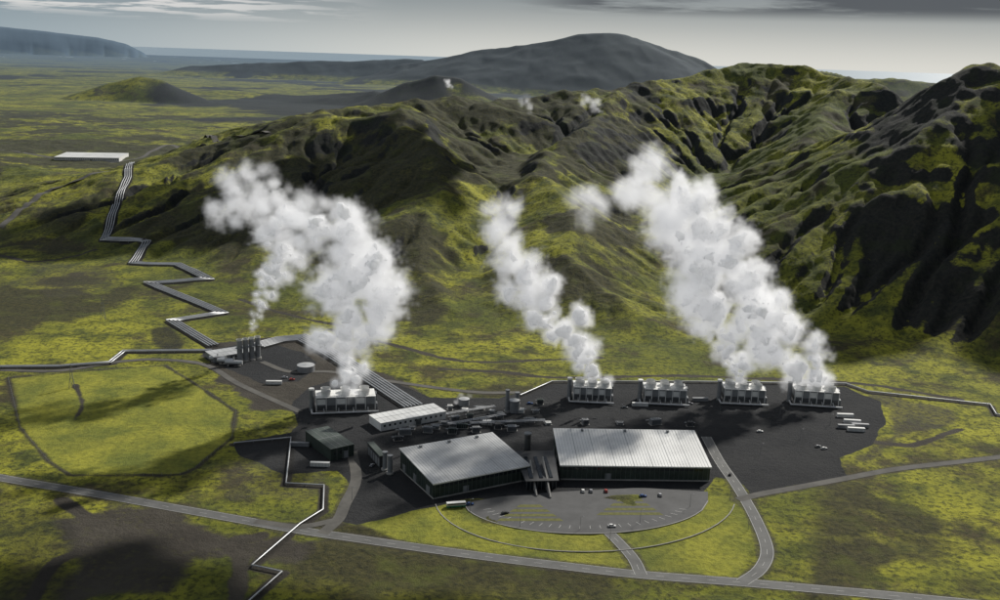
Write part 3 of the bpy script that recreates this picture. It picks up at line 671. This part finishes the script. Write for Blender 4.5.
# thin grey overcast low down, hazy bright band at the horizon
band=t.mr(sp.outputs[2],-.01,.065); side=t.mr(sp.outputs[0],-.55,.05)
lowc=t.mix(band,t.mix(side,(5.4,6.8,7.7),(11.8,11.9,11.3)),t.mix(side,(3.2,4.2,5.0),(4.2,4.7,5.0)))
skc=t.mix(t.mr(sp.outputs[2],.10,.5,.92,.25),sk.outputs[0],lowc)
cn=t.noise(cb.outputs[0],.33,8,.6)
dk=t.math('MULTIPLY',t.mr(cn,.38,.52),t.math('MULTIPLY',t.mr(sp.outputs[2],.040,.054),t.mr(sp.outputs[0],-.02,.10)))
skc=t.mix(t.math('MULTIPLY',dk,.9),skc,(1.4,1.55,1.75))
wc=t.math('MULTIPLY',t.mr(t.noise(cb.outputs[0],.8,8,.6),.46,.56),t.mr(sp.outputs[2],.022,.036))
wc=t.math('MULTIPLY',wc,t.mr(sp.outputs[0],-.1,-.3)); skc=t.mix(wc,skc,(11,11,10.8))
bg=t.n('ShaderNodeBackground'); t.l(skc,bg.inputs[0]); bg.inputs[1].default_value=.06
o=t.n('ShaderNodeOutputWorld'); t.l(bg.outputs[0],o.inputs[0])
# ------------------------------------------------------------------ unseen clouds added overhead (well above the camera) to shade parts of the land
from mathutils import noise as mnoise
mc=simple('shade_cloud_white',(.8,.8,.8),1,0,.05,.01)
M['shade_cloud']=mc
import bmesh
def shade_cloud(cx0,cy0,zc0,sx,sy,seed):
    r=np.random.RandomState(seed); bm=bmesh.new()
    for i in range(16):
        m4=Matrix.Translation((r.uniform(-1,1)*sx*.75,r.uniform(-1,1)*sy*.75,r.uniform(-10,30)))@Matrix.Diagonal((sx*r.uniform(.2,.45),sy*r.uniform(.2,.45),r.uniform(15,40),1))
        bmesh.ops.create_icosphere(bm,subdivisions=4,radius=1,matrix=m4)
    for v in bm.verts:
        n_=mnoise.noise_vector(v.co*.010+Vector((seed,0,0)))*36+mnoise.noise_vector(v.co*.035)*12; v.co+=n_
    m_=bpy.data.meshes.new('shade_cloud'); bm.to_mesh(m_); bm.free(); m_.materials.append(mc)
    for p_ in m_.polygons: p_.use_smooth=True
    ob=bpy.data.objects.new('shade_cloud',m_); ob.location=(cx0,cy0,zc0); scene.collection.objects.link(ob)
def shade_over(u,v,sx,sy,seed,z=950.):
    g=hit(u,v); k=(z-g[2])/S.z; shade_cloud(g[0]+S.x*k,g[1]+S.y*k,z,sx,sy,seed)
shade_over(60,580,125,62,3)
shade_over(330,625,260,30,8)
shade_over(350,190,200,120,5,1100)
shade_over(60,232,150,90,6,1100)
shade_over(945,262,120,90,9,1100)
# ------------------------------------------------------------------ steam
def steam(name,pts,res,dens=.2,seed=0):
    """pts: (u,v,y,r,d) axis of the plume, r metres"""
    r=np.random.RandomState(seed); PV=[];RR=[];DD=[]
    P=[(RP(u,v,y),rr,dd) for u,v,y,rr,dd in pts]
    for (a,ra,da),(b,rb,db) in zip(P[:-1],P[1:]):
        L=np.linalg.norm(b-a); n=max(2,int(L/((ra+rb)*.5)*8))
        for i in range(n):
            tq=i/n; c=a+(b-a)*tq; rr=ra+(rb-ra)*tq; dd=da+(db-da)*tq
            off=r.randn(3); off/=np.linalg.norm(off); off*=rr*.82*r.rand()**.5
            PV.append(c+off); RR.append(rr*(.24+.30*r.rand())); DD.append(dd*(.75+.4*r.rand()))
    PV=np.array(PV); RR=np.array(RR)
    me=bpy.data.meshes.new(name); me.from_pydata([tuple(p) for p in PV],[],[]); 
    me.attributes.new('rad','FLOAT','POINT').data.foreach_set('value',RR.astype(np.float32)); me.attributes.new('dn','FLOAT','POINT').data.foreach_set('value',np.array(DD,np.float32))
    ob=bpy.data.objects.new(name,me); scene.collection.objects.link(ob)
    mn=PV.min(0)-RR.max()*1.5; mxx=PV.max(0)+RR.max()*1.5; mn[2]=max(mn[2],.2)
    ng=bpy.data.node_groups.new(name+'_volume','GeometryNodeTree'); ng.interface.new_socket('Geometry',in_out='INPUT',socket_type='NodeSocketGeometry'); ng.interface.new_socket('Geometry',in_out='OUTPUT',socket_type='NodeSocketGeometry')
    N=ng.nodes; Lk=ng.links.new; gi=N.new('NodeGroupInput'); go=N.new('NodeGroupOutput')
    ps=N.new('GeometryNodeInputPosition')
    def noise(scale,detail,ro=.55):
        x=N.new('ShaderNodeTexNoise'); x.inputs['Scale'].default_value=scale; x.inputs['Detail'].default_value=detail; x.inputs['Roughness'].default_value=ro; Lk(ps.outputs[0],x.inputs['Vector']); return x
    def mth(op,a,b=None,c=None):
        x=N.new('ShaderNodeMath'); x.operation=op
        for i,v in enumerate((a,b,c)):
            if v is None: continue
            if hasattr(v,'links'): Lk(v,x.inputs[i])
            else: x.inputs[i].default_value=v
        return x.outputs[0]
    sn=N.new('GeometryNodeSampleNearest'); sn.domain='POINT'; Lk(gi.outputs[0],sn.inputs[0]); Lk(ps.outputs[0],sn.inputs[1])
    def samp_(kind,src):
        x=N.new('GeometryNodeSampleIndex'); x.data_type=kind; x.domain='POINT'; Lk(gi.outputs[0],x.inputs['Geometry']); Lk(src,x.inputs['Value']); Lk(sn.outputs[0],x.inputs['Index']); return x.outputs[0]
    def na(n_):
        x=N.new('GeometryNodeInputNamedAttribute'); x.data_type='FLOAT'; x.inputs[0].default_value=n_; return x.outputs[0]
    rad=samp_('FLOAT',na('rad')); dn=samp_('FLOAT',na('dn'))
    px=N.new('GeometryNodeProximity'); px.target_element='POINTS'; Lk(gi.outputs[0],px.inputs[0])
    Lk(ps.outputs[0],px.inputs['Sample Position'] if 'Sample Position' in px.inputs else px.inputs['Source Position'])
    dist=px.outputs['Distance']
    n1=mth('MULTIPLY',mth('SUBTRACT',noise(.09,6,.62).outputs[0],.5),3.2)
    n2=mth('MULTIPLY',mth('SUBTRACT',noise(.33,4,.6).outputs[0],.5),1.3)
    q=mth('DIVIDE',dist,rad); q=mth('SUBTRACT',1.25,q); q=mth('ADD',q,mth('ADD',n1,n2)); q=mth('MULTIPLY',q,.9)
    cl=N.new('ShaderNodeClamp'); Lk(q,cl.inputs[0]); dd=mth('MULTIPLY',mth('POWER',cl.outputs[0],1.3),dn)
    vc=N.new('GeometryNodeVolumeCube'); Lk(dd,vc.inputs['Density']); vc.inputs['Min'].default_value=mn; vc.inputs['Max'].default_value=mxx
    for k_,ax in enumerate('XYZ'): vc.inputs['Resolution '+ax].default_value=max(8,int((mxx[k_]-mn[k_])/res))
    mv=bpy.data.materials.get('steam'); mcore=bpy.data.materials.get('dense_steam')
    if not mv:
        mv,nt=newmat('steam'); t=NT(nt); vi=t.n('ShaderNodeVolumeInfo'); de=t.math('MULTIPLY',vi.outputs['Density'],dens)
        vs=t.n('ShaderNodeVolumeScatter'); vs.inputs['Color'].default_value=(1,1,1,1); vs.inputs['Anisotropy'].default_value=.3; t.l(de,vs.inputs['Density'])
        # added glow standing in for light scattered many times inside the white droplets
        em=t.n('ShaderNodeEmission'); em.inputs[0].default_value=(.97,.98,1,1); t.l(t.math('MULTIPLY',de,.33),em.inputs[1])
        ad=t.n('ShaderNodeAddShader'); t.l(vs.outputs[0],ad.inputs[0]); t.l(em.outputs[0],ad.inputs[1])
        o=t.n('ShaderNodeOutputMaterial'); t.l(ad.outputs[0],o.inputs['Volume'])
        mcore,nt=newmat('dense_steam'); t=NT(nt); d_=t.n('ShaderNodeBsdfDiffuse'); d_.inputs[0].default_value=(.97,.975,.98,1); tr=t.n('ShaderNodeBsdfTranslucent'); tr.inputs[0].default_value=(.98,.98,.98,1)
        mx=t.n('ShaderNodeMixShader'); mx.inputs[0].default_value=.45; t.l(d_.outputs[0],mx.inputs[1]); t.l(tr.outputs[0],mx.inputs[2]); o=t.n('ShaderNodeOutputMaterial'); t.l(mx.outputs[0],o.inputs[0])
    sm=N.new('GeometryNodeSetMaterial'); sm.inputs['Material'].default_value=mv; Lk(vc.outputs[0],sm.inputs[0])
    vm=N.new('GeometryNodeVolumeToMesh'); Lk(vc.outputs[0],vm.inputs['Volume']); vm.inputs['Threshold'].default_value=.66
    shs=N.new('GeometryNodeSetShadeSmooth'); Lk(vm.outputs[0],shs.inputs[0])
    sm2=N.new('GeometryNodeSetMaterial'); sm2.inputs['Material'].default_value=mcore; Lk(shs.outputs[0],sm2.inputs[0])
    jn=N.new('GeometryNodeJoinGeometry'); Lk(sm.outputs[0],jn.inputs[0]); Lk(sm2.outputs[0],jn.inputs[0]); Lk(jn.outputs[0],go.inputs[0])
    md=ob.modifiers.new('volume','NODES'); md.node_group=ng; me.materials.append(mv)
T=[t_[0] for t_ in towers]
y1=T[0][1]+8; y2=T[1][1]+8; y4=T[3][1]+8; y5=T[4][1]+8; ys_=hit(250,360)[1]
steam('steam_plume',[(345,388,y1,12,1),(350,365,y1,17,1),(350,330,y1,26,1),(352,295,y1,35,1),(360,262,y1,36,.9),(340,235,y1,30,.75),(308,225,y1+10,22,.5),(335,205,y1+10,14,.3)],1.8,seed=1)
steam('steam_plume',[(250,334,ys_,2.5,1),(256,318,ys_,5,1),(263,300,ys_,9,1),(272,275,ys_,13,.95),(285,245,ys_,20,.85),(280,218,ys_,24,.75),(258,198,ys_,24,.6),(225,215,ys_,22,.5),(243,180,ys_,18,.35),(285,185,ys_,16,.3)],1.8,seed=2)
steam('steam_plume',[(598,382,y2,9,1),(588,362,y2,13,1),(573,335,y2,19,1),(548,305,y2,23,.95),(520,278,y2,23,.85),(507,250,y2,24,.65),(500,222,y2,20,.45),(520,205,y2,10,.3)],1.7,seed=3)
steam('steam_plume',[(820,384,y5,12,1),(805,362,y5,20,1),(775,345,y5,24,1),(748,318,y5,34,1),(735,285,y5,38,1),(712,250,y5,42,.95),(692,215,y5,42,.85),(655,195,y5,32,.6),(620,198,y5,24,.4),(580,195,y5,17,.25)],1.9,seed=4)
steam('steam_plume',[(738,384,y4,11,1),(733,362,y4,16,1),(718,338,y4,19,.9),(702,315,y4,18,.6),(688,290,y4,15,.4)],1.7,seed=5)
steam('steam_wisp',[(456,404,G(456,404)[1],2.5,.6),(462,399,G(456,404)[1],3.5,.5),(470,397,G(456,404)[1],2.5,.3)],.8,seed=6)
steam('steam_wisp',[(600,112,1500,8,.4),(592,103,1500,12,.4),(582,97,1500,9,.25)],3,seed=7)
steam('steam_wisp',[(530,110,1500,7,.35),(525,102,1500,10,.35),(520,95,1500,7,.2)],3,seed=8)
steam('steam_wisp',[(452,88,3600,8,.4),(448,83,3600,14,.4),(444,80,3600,9,.25)],5,seed=9)
